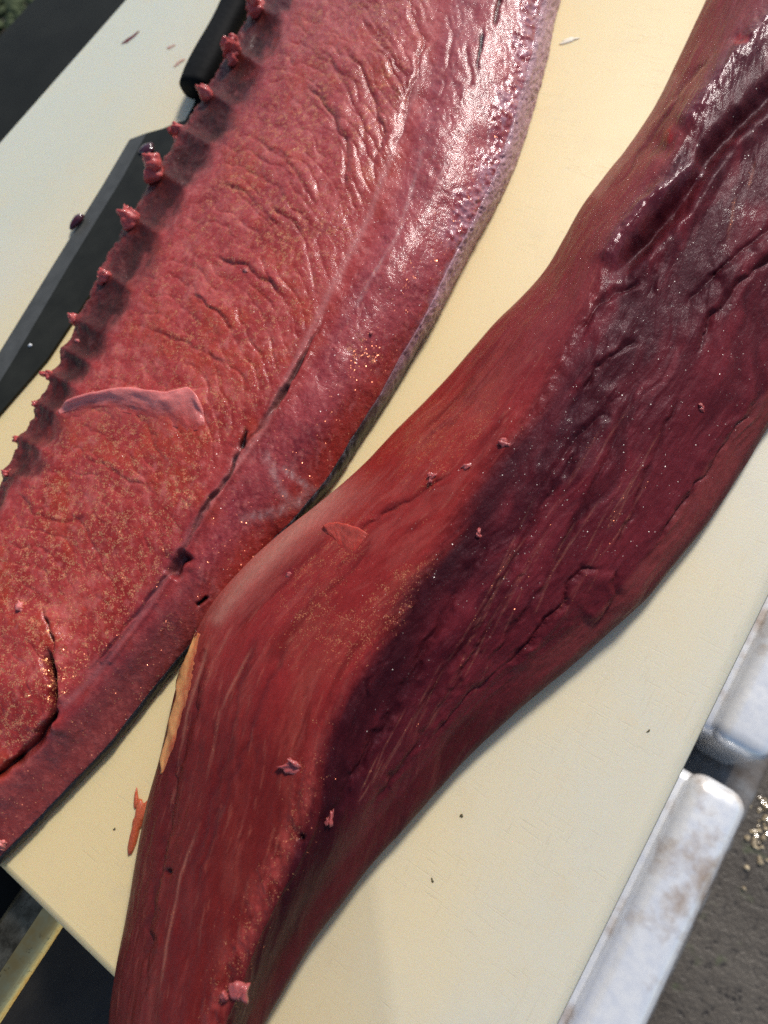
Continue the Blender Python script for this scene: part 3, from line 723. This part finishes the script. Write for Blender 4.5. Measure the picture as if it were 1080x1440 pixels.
# raised flap on the left loin
def flap(name, L, upper, lower, lift, mat, parent, seed, ctop, clow, rough_, n=90, kk=26, label=None, flake_=0.2):
    """a torn sheet between two edges on the loin: the upper edge stands up, the lower edge runs into the flesh"""
    def curve(pts):
        pts = np.array(pts, float); S = np.concatenate([[0], np.cumsum(np.hypot(*np.diff(pts, axis=0).T))]); q = np.linspace(0, S[-1], n)
        return hermite(S, pts[:, 0], q), hermite(S, pts[:, 1], q)
    ux, uy = curve(upper); lx_, ly_ = curve(lower)
    q1, q2 = proj(L.P2); topm = L.n[..., 2] > 0.0
    sel = topm & (q1 > min(ux.min(), lx_.min())-12) & (q1 < max(ux.max(), lx_.max())+12) & (q2 > min(uy.min(), ly_.min())-12) & (q2 < max(uy.max(), ly_.max())+12)
    q1, q2, PP, NN = q1[sel], q2[sel], L.P2[sel], L.n[sel]
    gi, gj = np.meshgrid(np.arange(n), np.arange(kk), indexing='ij'); f = gj/(kk-1)
    jit = 2.2*fbm(gi/6, gj*0+3, 2, seed)*(1-f)
    X = ux[:, None]*(1-f)+lx_[:, None]*f+jit; Y = uy[:, None]*(1-f)+ly_[:, None]*f+jit
    T = np.empty((n, kk, 3)); Nn = np.empty((n, kk, 3))
    for i in range(n):
        for j in range(kk):
            ii = np.argmin((q1-X[i, j])**2+(q2-Y[i, j])**2); T[i, j] = PP[ii]; Nn[i, j] = NN[ii]
    for _ in range(4):
        T[1:-1] = .5*T[1:-1]+.25*(T[2:]+T[:-2]); T[:, 1:-1] = .5*T[:, 1:-1]+.25*(T[:, 2:]+T[:, :-2])
    Nn = Nn.mean((0, 1)); Nn /= np.linalg.norm(Nn)
    e_ = np.minimum(gi, n-1-gi)/(n-1)
    h = lift*np.exp(-(f/.45)**2)*sstep(0, .10, e_)*(0.75+.5*vnoise(gi/12, gj/9, seed+1))-0.0003*sstep(.6, 1, f)+0.0002
    h = h+0.0004*fbm(gi/7, gj/6, 3, seed+2)+.00012*fbm(gi/2, gj/2, 2, seed+3)
    T2 = T+Nn*h[..., None]
    B2 = T+Nn*(h*.25-0.0009)[..., None]
    nz = fbm(gi/6, gj/5, 3, seed+4)
    c = mixc(np.zeros((n, kk, 3))+np.array(ctop), clow, np.clip(sstep(.25, .95, f+.35*nz), 0, 1))
    c = mixc(c, np.array(ctop)*1.15, sstep(.2, .6, nz)*.4)
    me = grid_mesh(name, np.concatenate([T2, B2[:, ::-1]], 1), wrap=True, caps=True)
    set_attr(me, 'col', np.clip(np.concatenate([c, c[:, ::-1]], 1), 0, 1))
    fxv = np.stack([np.full((n, kk), flake_)*sstep(.3, 1, f), np.full((n, kk), rough_), np.full((n, kk), .45)], -1)
    set_attr(me, 'fx', np.concatenate([fxv, fxv[:, ::-1]], 1))
    o = link(name, me, mat, parent)
    if label: o['label'] = label
    return o
flap('flesh_flap', LL, [(80, 576), (105, 566), (135, 558), (165, 551), (200, 551), (235, 556), (258, 549), (271, 549), (280, 562), (286, 580)],
     [(84, 584), (110, 578), (140, 575), (175, 580), (205, 588), (230, 596), (250, 602), (264, 606), (276, 606), (288, 600)], 0.0030, M_LEFT, rootL, 611,
     (0.66, 0.19, 0.165), (0.36, 0.045, 0.036), 0.4, label='pink torn flap standing up from the flesh')

# --- right loin -----------------------------------------------------
r_lout = Line([(1400, -480), (1260, -340), (1150, -220), (1065, -120), (1015, -45), (985, 18), (950, 92), (920, 150), (882, 207), (850, 248), (820, 287), (790, 342), (765, 382), (735, 415), (700, 450), (665, 490), (635, 525), (600, 562), (560, 602), (510, 655), (445, 712), (388, 756), (330, 812), (292, 860), (270, 905), (252, 955), (238, 1010), (222, 1080), (207, 1135), (193, 1205), (178, 1290), (163, 1365), (155, 1420), (152, 1490), (160, 1570), (185, 1650), (240, 1800)], 13)
r_ridge = Line([(1440, -430), (1330, -310), (1230, -190), (1150, -90), (1085, 10), (1030, 95), (985, 165), (950, 225), (905, 290), (865, 350), (842, 400), (828, 440), (800, 490), (768, 545), (735, 600), (690, 655), (658, 700), (620, 765), (588, 815), (550, 880), (515, 940), (480, 1000), (455, 1060), (440, 1120), (420, 1185), (392, 1240), (368, 1290), (340, 1360), (310, 1440), (285, 1520), (270, 1600), (255, 1680), (258, 1810)], 42)
r_strip = Line([(1540, -230), (1400, 40), (1260, 260), (1180, 400), (1120, 480), (1080, 540), (1020, 615), (965, 695), (915, 775), (870, 825), (820, 868), (765, 915), (700, 968), (640, 1025), (590, 1080), (545, 1135), (505, 1185), (465, 1235), (430, 1285), (395, 1340), (355, 1420), (325, 1500), (300, 1590), (285, 1680), (276, 1820)], 20)
r_rout = Line([(1570, -190), (1440, 70), (1330, 250), (1245, 400), (1150, 510), (1080, 602), (1040, 668), (1000, 727), (955, 785), (905, 846), (855, 892), (805, 936), (750, 980), (690, 1034), (642, 1082), (600, 1130), (560, 1175), (520, 1220), (482, 1268), (444, 1318), (412, 1370), (372, 1440), (345, 1510), (320, 1600), (300, 1690), (295, 1830)], 6)
linesR = [offset(r_lout, 30, 0.2), offset(r_lout, 6, 6), r_lout, between(r_lout, r_ridge, 0.42, 33), r_ridge, between(r_ridge, r_strip, 0.3, 39.5), between(r_ridge, r_strip, 0.68, 32), r_strip, r_rout, offset(r_rout, -10, 0.2)]
tvR = np.array([0, .5, 1, 2.0, 3.1, 4.0, 5.0, 5.9, 6.7, 7.1])
RR = make_loin(linesR, tvR, -1080, 1180, 1300, 420, 0.06)
px, py, u, v = RR.px, RR.py, RR.u, RR.v
a_, b_ = RR.a, RR.b
rid_b = r_ridge(a_[:, 0])[0][:, None]; lo_b = r_lout(a_[:, 0])[0][:, None]; st_b = r_strip(a_[:, 0])[0][:, None]; ro_b = r_rout(a_[:, 0])[0][:, None]
wx = fbm(u/18, v/30, 3, 211)*6; wy = fbm(u/18, v/30, 3, 221)*6
side_ = 0.3+0.7*sstep(lo_b-4, lo_b+14, b_)*(1-sstep(ro_b-10, ro_b+2, b_))
nA = fbm(u/16, v/30, 4, 201); nB = fbm(u/4, v/6, 3, 203); nC = fbm(u/1.4, v/9, 3, 205)
jag_ = 16*fbm(u/12, v/45, 3, 207)+5*fbm(u/3, v/18, 2, 209)
jag_ = jag_+13*(ridged((u+wx*.4)/2.6, v/55, 3, 299)-.55)
dk = sstep(-18, 22, b_-rid_b+jag_)
stripm = sstep(-2, 6, b_-st_b+6*fbm(u/6, v/8, 3, 231))
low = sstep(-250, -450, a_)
disp = 0.9*fbm(u/26, v/34, 3, 241)
# long fibres, fanned on the dark face
fan = (b_-rid_b)/np.maximum(st_b-rid_b, 40)
ang = 0.10+0.25*fan
fu = u+v*0.12+wx; fv = v
fib = ridged(fu/4.2, fv/60, 3, 251)
disp += (0.50*(fib-0.6)+0.85*fbm(fu/9, fv/60, 3, 255)+.8*(np.abs(fbm((fu+.25*v)/13, fv/38, 2, 259))-.2)+0.10*fbm(u/1.2, v/12, 2, 257)+.10*fbm(u/2.2,v/3,2,258))*dk*(1-.4*low)
sheen = 0
disp += (0.55*fbm(u/8, v/24, 3, 261)+0.10*fbm(u/1.5, v/5, 3, 263)+.16*(ridged((u+wx)/5, v/26, 2, 264)-.6))*(1-dk)
disp += 0.35*np.exp(-((b_-rid_b)/16)**2)*fbm(u/2.6, v/4, 3, 265)+0.9*np.exp(-np.abs(b_-rid_b+jag_*.6)/11)*sstep(-480, -200, a_)
dark = np.zeros_like(px); red = np.zeros_like(px); gloss = np.zeros_like(px)
# big hollow below the knobbly ridge of the upper end
h1 = crease([(1150, 70), (1085, 130), (1040, 172), (1000, 215), (975, 258), (945, 298), (905, 342), (872, 376), (852, 402)], 15, 6.0, 0.6, 3.0, lw=13, jag=1.2, taper=.18, mod=.25); dark += h1*.4  # the shadow in this hollow is also painted dark
knob = np.zeros_like(px)
for pts, w_, h_ in [([(1110, 0), (1062, 55), (1020, 100), (985, 150), (955, 185)], 17, 2.6), ([(1000, 225), (950, 258), (905, 292), (872, 335), (850, 380)], 15, 3.2)]:
    dd, sd_, tt = stroke(px, py, pts); k_ = np.exp(-(dd/w_)**2)*sstep(0, .1, tt)*(1-sstep(.9, 1, tt)); disp += h_*k_*(0.9+0.35*fbm((u+wx*.3)/6, v/14, 3, 271)); knob = np.maximum(knob, k_)
disp += knob*0.24*(ridged((u+wx*.2)/3.6, (v+wy*.3)/3.0, 2, 273)-.6)
for pts, w_, d_, lr, ll in [
    ([(1120, 300), (1060, 340), (1020, 378), (985, 405), (960, 440)], 5, 2.2, 0.3, 1.5),
    ([(1120, 330), (1075, 365), (1040, 398), (1000, 450), (975, 510)], 5, 1.8, 1.4, 0.3),
    ([(985, 235), (960, 300), (930, 365), (905, 430)], 4, 1.0, 0.3, 0.5),
    ([(905, 395), (870, 410), (835, 440), (815, 470)], 4, 1.8, 0.3, 1.2),
    ([(900, 470), (865, 500), (840, 520), (815, 560)], 4, 1.6, 1.0, 0.3),
    ([(880, 540), (850, 580), (800, 625), (760, 690)], 5, 1.5, 0.9, 0.4),
    ([(960, 540), (920, 640), (880, 740), (850, 790)], 4, 1.0, 0.5, 0.3),
    ([(900, 520), (850, 650), (800, 760), (740, 860), (680, 940)], 5, 1.3, 0.5, 0.4),
    ([(830, 600), (760, 720), (700, 830), (640, 930), (580, 1020)], 5, 1.6, 0.6, 0.5),
    ([(700, 740), (640, 840), (590, 930), (540, 1020), (490, 1100), (455, 1165)], 6, 2.0, 0.6, 0.8),
    ([(760, 760), (690, 880), (620, 990), (560, 1080), (510, 1150)], 4, 1.2, 0.4, 0.4),
    ([(630, 760), (570, 870), (520, 960), (480, 1060)], 4, 1.0, 0.4, 0.4),
    ([(1015, 60), (960, 130), (905, 205), (860, 270)], 3, 0.6, 0.3, 0.3),
    ([(1080, 545), (1022, 618), (968, 698), (920, 772)], 3.5, 1.3, 1.0, 0.2),
    ([(850, 796), (818, 800), (800, 822), (795, 850), (770, 872), (742, 905), (705, 940)], 4, 1.8, 0.2, 1.3),
    ([(860, 800), (865, 835), (850, 862), (825, 880)], 4, 1.0, 1.4, 0.2),
    ([(700, 935), (650, 985), (600, 1040)], 3.5, 1.0, 0.9, 0.2),
    ([(640, 660), (575, 702), (520, 735), (490, 762)], 3, 0.8, 0.9, 0.1),
    ([(420, 880), (380, 960), (340, 1060), (300, 1170), (270, 1270)], 3, 0.5, 0.3, 0.3),
    ([(300, 895), (280, 985), (250, 1090), (232, 1190), (215, 1310), (200, 1430)], 5, 0.8, 0.2, 0.8), ([(370, 870), (335, 960), (318, 1060), (290, 1160), (262, 1250)], 4, 0.6, 0.5, 0.2)]:
    red += crease(pts, w_*1.1, d_*.75, lr*.9, ll*.9, lw=w_*4.5, jag=3.5)
for x_, y_, r_, d_ in [(422, 1178, 5, 2.2), (237, 1226, 4, 1.5), (930, 205, 16, 2.0), (1040, 60, 12, 1.5)]:
    g_ = np.exp(-((px-x_)**2+(py-y_)**2)/(r_*r_)); disp -= d_*g_; dark += g_*(r_ < 6)
# rough pale-red seam between the faces in the lower half
seam = np.exp(-((b_-rid_b+12)/20)**2)*low
disp += seam*(.8*fbm(u/5, v/6, 3, 281)+.3*fbm(u/1.8, v/2, 2, 283))
disp *= side_
RR.P2 = RR.P+RR.n*(disp*0.001*RR.end)[..., None]; RR.P2[..., 2] = np.maximum(RR.P2[..., 2], 0.0003)
C = np.zeros(px.shape+(3,))+np.array([0.29, 0.024, 0.021])
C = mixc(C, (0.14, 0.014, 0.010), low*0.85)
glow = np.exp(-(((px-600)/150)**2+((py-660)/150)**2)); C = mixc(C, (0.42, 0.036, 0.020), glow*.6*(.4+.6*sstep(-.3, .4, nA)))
C = mixc(C, (0.33, 0.060, 0.040), sstep(.0, .7, nA)*.6)
C = mixc(C, (0.15, 0.010, 0.008), sstep(.05, .55, fbm((u+wx)/7, v/26, 4, 293))*.65)
C = mixc(C, (0.40, 0.075, 0.058), sstep(.15, .6, fbm((u+wx)/3.2, v/20, 3, 295))*.4*(1-.6*low))
C = mixc(C, (0.22, 0.028, 0.032), sstep(150, 380, a_)*.7)
edgeL = 1-sstep(0, 55, b_-lo_b+10*nA)
C = mixc(C, (0.50, 0.15, 0.12), edgeL*sstep(-330, -120, a_)*sstep(60, -40, a_)*.9)  # pinkish highlight along the left edge, painted into the colour
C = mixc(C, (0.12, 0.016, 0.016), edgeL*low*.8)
C = mixc(C, (0.45, 0.13, 0.08), sstep(.3, .8, nC)*.3*(1-dk))
C = mixc(C, (0.36, 0.055, 0.045), seam*sstep(-.3, .4, nB)*.7)
dcol = np.array([0.078, 0.0075, 0.0125])
dC = np.zeros_like(C)+dcol
dC = mixc(dC, (0.165, 0.017, 0.024), sstep(-.05, .55, nA+fbm(fu/6, fv/50, 3, 291)*.7))
dC = mixc(dC, (0.20, 0.024, 0.031), sstep(.4, .9, fan)*.6)
dC = mixc(dC, (0.20, 0.04, 0.045), sstep(.25, .8, nC)*.4)
near = np.exp(-((b_-rid_b-26+12*nA)/34)**2)*sstep(260, -40, a_); dC = mixc(dC, (0.026, 0.0030, 0.005), near*.85)
valley = sstep(.05, -.5, fbm(fu/9, fv/60, 3, 255)); dC = mixc(dC, (0.036, 0.004, 0.007), valley*.5)
C = C*(1-dk[..., None])+dC*dk[..., None]
C = mixc(C, (0.24, 0.045, 0.042), stripm*sstep(-200, 0, a_)*.85)
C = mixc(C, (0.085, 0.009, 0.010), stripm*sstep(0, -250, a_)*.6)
C = mixc(C, (0.07, 0.014, 0.018), sstep(-14, -2, b_-ro_b)*.8)
C = mixc(C, (0.09, 0.010, 0.012), np.clip(red, 0, 1)*.5*(1-dk))
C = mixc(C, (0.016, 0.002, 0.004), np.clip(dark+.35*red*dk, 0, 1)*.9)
C = mixc(C, (0.14, 0.018, 0.026), knob*.6)
for x_, y_, r_, c_ in [(938, 190, 9, (.42, .012, .012)), (926, 207, 13, (.10, .008, .006)), (1042, 62, 9, (.40, .012, .012)), (285, 922, 8, (.12, .006, .006)), (268, 938, 6, (.10, .006, .006)), (262, 968, 6, (.12, .007, .006)), (404, 806, 9, (.20, .012, .020))]:
    g_ = np.exp(-(((px-x_)**2+(py-y_)**2+6*r_*nB*r_*.3)/(r_*r_))**2); C = mixc(C, c_, g_*.7)
# thin golden fibre strands
strand = np.zeros_like(px)
srng = np.random.default_rng(5)
for k in range(46):
    x0_, y0_ = srng.uniform(500, 900), 0
    y0_ = 1150-(x0_-480)*srng.uniform(.9, 1.5); ln_ = srng.uniform(50, 210)
    an = math.radians(srng.uniform(55, 66)); x1_, y1_ = x0_+ln_*math.cos(an), y0_-ln_*math.sin(an)
    dd, sd_, tt = stroke(px, py, [(x0_, y0_), ((x0_+x1_)/2+srng.uniform(-5, 5), (y0_+y1_)/2), (x1_, y1_)])
    strand = np.maximum(strand, np.exp(-(dd/.9)**2)*sstep(0, .2, tt)*(1-sstep(.8, 1, tt))*srng.uniform(.15, .6))
for pts in [[(1035, 265), (1028, 310), (1022, 345)], [(1062, 225), (1050, 275)], [(860, 190), (810, 255), (760, 320)], [(1020, 60), (960, 130), (900, 190)], [(300, 880), (265, 1000), (245, 1110), (232, 1180)], [(285, 1150), (255, 1230), (235, 1330), (222, 1420)], [(330, 870), (300, 930), (282, 985)], [(360, 900), (310, 1000), (290, 1110)]]:
    dd, sd_, tt = stroke(px, py, pts); strand = np.maximum(strand, np.exp(-(dd/1.8)**2)*sstep(0, .2, tt)*(1-sstep(.8, 1, tt))*.7)
C = mixc(C, (0.50, 0.20, 0.13), strand*.6*sstep(-.6, .3, nC))
for pts, w_, k_ in [([(470, 690), (400, 760), (345, 815), (305, 870)], 9, .6), ([(950, 110), (890, 200), (840, 270)], 8, .4)]:
    dd, sd_, tt = stroke(px, py, pts); C = mixc(C, (0.48, 0.20, 0.15), np.exp(-(dd/w_)**2)*k_)
flake = np.clip((1-dk)*sstep(-60, 60, a_+200)*sstep(250, 60, a_)*.55*sstep(-.3, .5, nA)+seam*.2+strand*.15, 0, 1)*sstep(lo_b, lo_b+12, b_)
rough = 0.36+0.08*nB+.14*dk-.12*knob
wet = sstep(lo_b+4, lo_b+60, b_)*np.clip(0.34*(1-dk)+.06+.55*knob+.45*sstep(.15, .6, nB)*sstep(-.1, .3, nA)*dk, 0, 1)
C = C*.82
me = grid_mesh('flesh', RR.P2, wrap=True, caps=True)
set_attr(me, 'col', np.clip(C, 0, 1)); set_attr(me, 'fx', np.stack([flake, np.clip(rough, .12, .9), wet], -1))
rootR = empty('fish_loin')
link('flesh', me, M_RIGHT, rootR)
tag(rootR, 'smooth deep red raw fish loin with a dark purple face, along the board', 'fish loin', 'raw fish loins on the board')

flap('fat_strip', RR, [(277, 888), (262, 925), (252, 960), (244, 1000), (236, 1040), (226, 1088)], [(281, 892), (274, 930), (268, 965), (259, 1005), (246, 1045), (229, 1088)], 0.0009, M_RIGHT, rootR, 651,
     (0.60, 0.27, 0.095), (0.40, 0.085, 0.035), 0.3, n=70, kk=12, label='pale orange strip of fat', flake_=0.0)
flap('flesh_flap', RR, [(452, 744), (470, 737), (490, 740), (506, 745), (517, 750)], [(466, 754), (474, 764), (484, 775), (494, 782), (508, 764)], 0.0014, M_RIGHT, rootR, 631,
     (0.38, 0.060, 0.042), (0.32, 0.032, 0.022), 0.3, n=50, kk=18, label='translucent torn flap of flesh')
for k, (x_, y_, ln_, rd_, dx, dy) in enumerate([(712, 624, .0055, .0021, -.6, -.5), (612, 668, .0050, .0018, -.7, .2), (654, 657, .0055, .0014, .8, -.3),
        (672, 752, .0040, .0014, .2, -.7), (416, 1080, .0105, .0021, -.9, -.15), (332, 1402, .0080, .0034, .3, -.3), (465, 1158, .0070, .0016, .3, -.8), (985, 572, .0035, .0012, .3, .3), (405, 806, .0035, .0014, .2, .6)]):
    p, n_ = surf(RR, x_, y_); d_ = RW @ np.array([dx, dy, -0.25])
    nub('flesh_tatter', p-n_*rd_*.35, d_-n_*np.dot(d_, n_)*.7, ln_*.9, rd_*.9, M_TATTER, rootR, 300+k, .6, parts=3)
for k, (x_, y_, ln_, rd_, dx, dy) in enumerate([(28, 855, .006, .003, -.2, -.6), (2, 1185, .006, .0028, 0, 1), (345, 380, .004, .0016, .8, .4), (520, 470, .003, .0014, .6, -.5), (110, 480, .004, .0018, -.5, -.5), (130, 555, .003, .0014, .5, .2)]):
    p, n_ = surf(LL, x_, y_); d_ = RW @ np.array([dx, dy, -0.25])
    nub('flesh_tatter', p-n_*rd_*.2, d_-n_*np.dot(d_, n_)*.7, ln_*.8, rd_*.8, M_FLAP, rootL, 400+k, .45, parts=3)

# ------------------------------------------------------------------ knife
zb = 0.0022
knife = empty('kitchen_knife', at(60, 430, 0.0))
def poly_prism(pts, z0, z1, shrink=0.0):
    bm = bmesh.new(); c = np.mean([unproj(x, y, z1) for x, y in pts], 0)
    tv_ = []; bv_ = []
    for x, y in pts:
        p = unproj(x, y, z1); tv_.append(bm.verts.new((p[0], p[1], z1))); bv_.append(bm.verts.new((p[0], p[1], z0)))
    n = len(pts)
    bm.faces.new(tv_); bm.faces.new(bv_[::-1])
    for i in range(n): bm.faces.new((tv_[i], bv_[i], bv_[(i+1) % n], tv_[(i+1) % n]))
    return bm
edge_o = [(182, 196), (147, 256), (75, 372), (0, 494), (-70, 612), (-118, 705)]
edge_i = [(206, 187), (172, 250), (98, 371), (20, 504), (-55, 625), (-118, 705)]
spine = [(-80, 668), (-40, 628), (0, 580), (67, 503), (150, 378), (235, 238), (272, 165)]
blade_pts = edge_i[::1]+spine+[(250, 172), (228, 181)]
child('blade', poly_prism(blade_pts, 0.0006, zb), M_BLADE, knife, False)
bm = bmesh.new()   # ground bevel, thin at the cutting edge
ti = [bm.verts.new(at(x, y, zb)) for x, y in edge_i]; to = [bm.verts.new(at(x, y, 0.0009)) for x, y in edge_o]
bi = [bm.verts.new(Vector((q.co.x, q.co.y, 0.0006))) for q in ti]; bo = [bm.verts.new(Vector((q.co.x, q.co.y, 0.0006))) for q in to]
for i in range(len(ti)-1):
    for A, B in ((ti, to), (bo, bi)):
        try: bm.faces.new((A[i], A[i+1], B[i+1], B[i]))
        except ValueError: pass
    bm.faces.new((to[i], to[i+1], bo[i+1], bo[i]))
bm.faces.new((ti[0], to[0], bo[0], bi[0]))
child('bevel', bm, M_BEVEL, knife, False)
# neck and handle
neck = [(262, 165), (272, 148), (277, 132), (274, 112), (300, 98), (318, 128), (300, 170), (280, 190), (240, 220)]
child('neck', poly_prism(neck, 0.0006, 0.0034), M_HANDLE, knife, False)
hp = [unproj(x, y, 0.009) for x, y in ((272, 126), (392, -113))]
ax = (hp[1]-hp[0]); ln_ = np.linalg.norm(ax[:2]); ax = ax/np.linalg.norm(ax); sx = np.array([ax[1], -ax[0], 0])
rows = []
for i in range(30):
    f = i/29; c = hp[0]+ax*f*0.115; s_ = (0.93+0.07*math.sin(min(1, f*8)*math.pi/2))*(1.0+0.06*math.sin(f*9))*(math.sqrt(max(.02, 1-((f-.93)/.07)**2)) if f > .93 else 1)
    rows.append([c+sx*math.copysign(abs(math.cos(q))**.7, math.cos(q))*0.0098*s_+np.array([0, 0, 1])*math.copysign(abs(math.sin(q))**.7, math.sin(q))*0.008*s_ for q in np.linspace(0, 2*math.pi, 28, endpoint=False)])
me = grid_mesh('handle', np.array(rows), wrap=True, caps=True); me.transform(Matrix.Translation(-knife.location))
link('handle', me, M_HANDLE, knife)
tag(knife, 'black handled kitchen knife with a dark blade half under the left loin', 'knife')

# ------------------------------------------------------------------ small things
def drop(name, x, y, z, rx, ry, rz, rot, mat, label, cat, group=None, seed=0, lump=.12):
    bm = bmesh.new(); bmesh.ops.create_uvsphere(bm, u_segments=28, v_segments=16, radius=1)
    ph = np.random.default_rng(seed).uniform(0, 6, 4); base = at(x, y, z)
    for vv in bm.verts:
        c = vv.co; th = math.atan2(c.y, c.x); k = 1+lump*(math.sin(2*th+ph[0])+.7*math.sin(3*th+ph[1])+.5*math.sin(5*th+ph[2]))
        zz = max(c.z, -0.15)
        xx, yy = c.x*rx*k, c.y*ry*k
        vv.co = Vector((xx*math.cos(rot)-yy*math.sin(rot), xx*math.sin(rot)+yy*math.cos(rot), (zz+.15)*rz))
    me = bpy.data.meshes.new(name); bm.to_mesh(me); bm.free()
    o = link(name, me, mat); o.location = base
    return tag(o, label, cat, group)
drop('blood_drop', 109, 312, 0.0024, .0030, .0062, .0028, -.15, M_BLOOD, 'glossy blood drop on the cutting edge of the blade', 'blood drop', 'blood drops on the knife', 1)
drop('blood_drop', 207, 211, 0.0023, .0045, .0058, .0024, -.4, M_BLOOD, 'dark blood drop at the heel of the blade', 'blood drop', 'blood drops on the knife', 2)
drop('speck', 43, 486, 0.0023, .0011, .0011, .0010, 0, M_WHITE, 'tiny white speck on the dark knife blade', 'speck', None, 3)
M_SMEAR = simple('dried_blood', (0.10, 0.02, 0.016), (0.20, 0.05, 0.035), 600, 0.4).m
M_SMEAR2 = simple('faint_blood', (0.42, 0.20, 0.15), (0.55, 0.36, 0.26), 600, 0.4).m
drop('blood_smear', 183, 54, 0.0001, .0020, .0062, .0003, -.25, M_SMEAR, 'dark brown blood streak on the far side of the board', 'smear', 'smears on the board', 4, .25)
drop('blood_smear', 252, 88, 0.0001, .0018, .0036, .0003, -.3, M_SMEAR2, 'small red smear on the board close to the knife handle', 'smear', 'smears on the board', 5, .25)
drop('blood_smear', 240, 66, 0.0001, .0014, .0030, .0002, -.9, M_SMEAR2, 'faint pink smear on the board between streak and handle', 'smear', 'smears on the board', 6, .25)
for k, (x_, y_, r_, lb) in enumerate([(649, 1147, .0005, 'dark speck on the board right of the middle of the right loin'), (608, 1238, .00045, 'small dark speck on the board near the bottom'), (161, 1166, .0004, 'tiny dark speck on the board between the two loins'), (912, 1028, .0004, 'tiny dark speck on the board close to its right edge')]):
    drop('speck', x_, y_, 0.0001, r_, r_*1.6, r_*.6, k*.9, M_SPECK, lb, 'speck', 'dark specks on the board', 20+k, .3)
drop('flesh_scrap', 196, 1154, 0.0002, .0036, .0078, .0020, .45, M_SCRAP, 'torn orange red scrap of flesh on the board against the right loin', 'fish scrap', None, 31, .38)
drop('flesh_shred', 192, 1124, 0.0002, .0009, .0046, .0010, .75, M_SCRAP, 'thin red shred of flesh above the scrap', 'fish scrap', None, 32, .2)
drop('shaving', 800, 57, 0.0001, .0018, .0052, .0005, -1.0, M_PALE, 'pale curled shaving on the board between the loin tops', 'shaving', None, 33, .25)
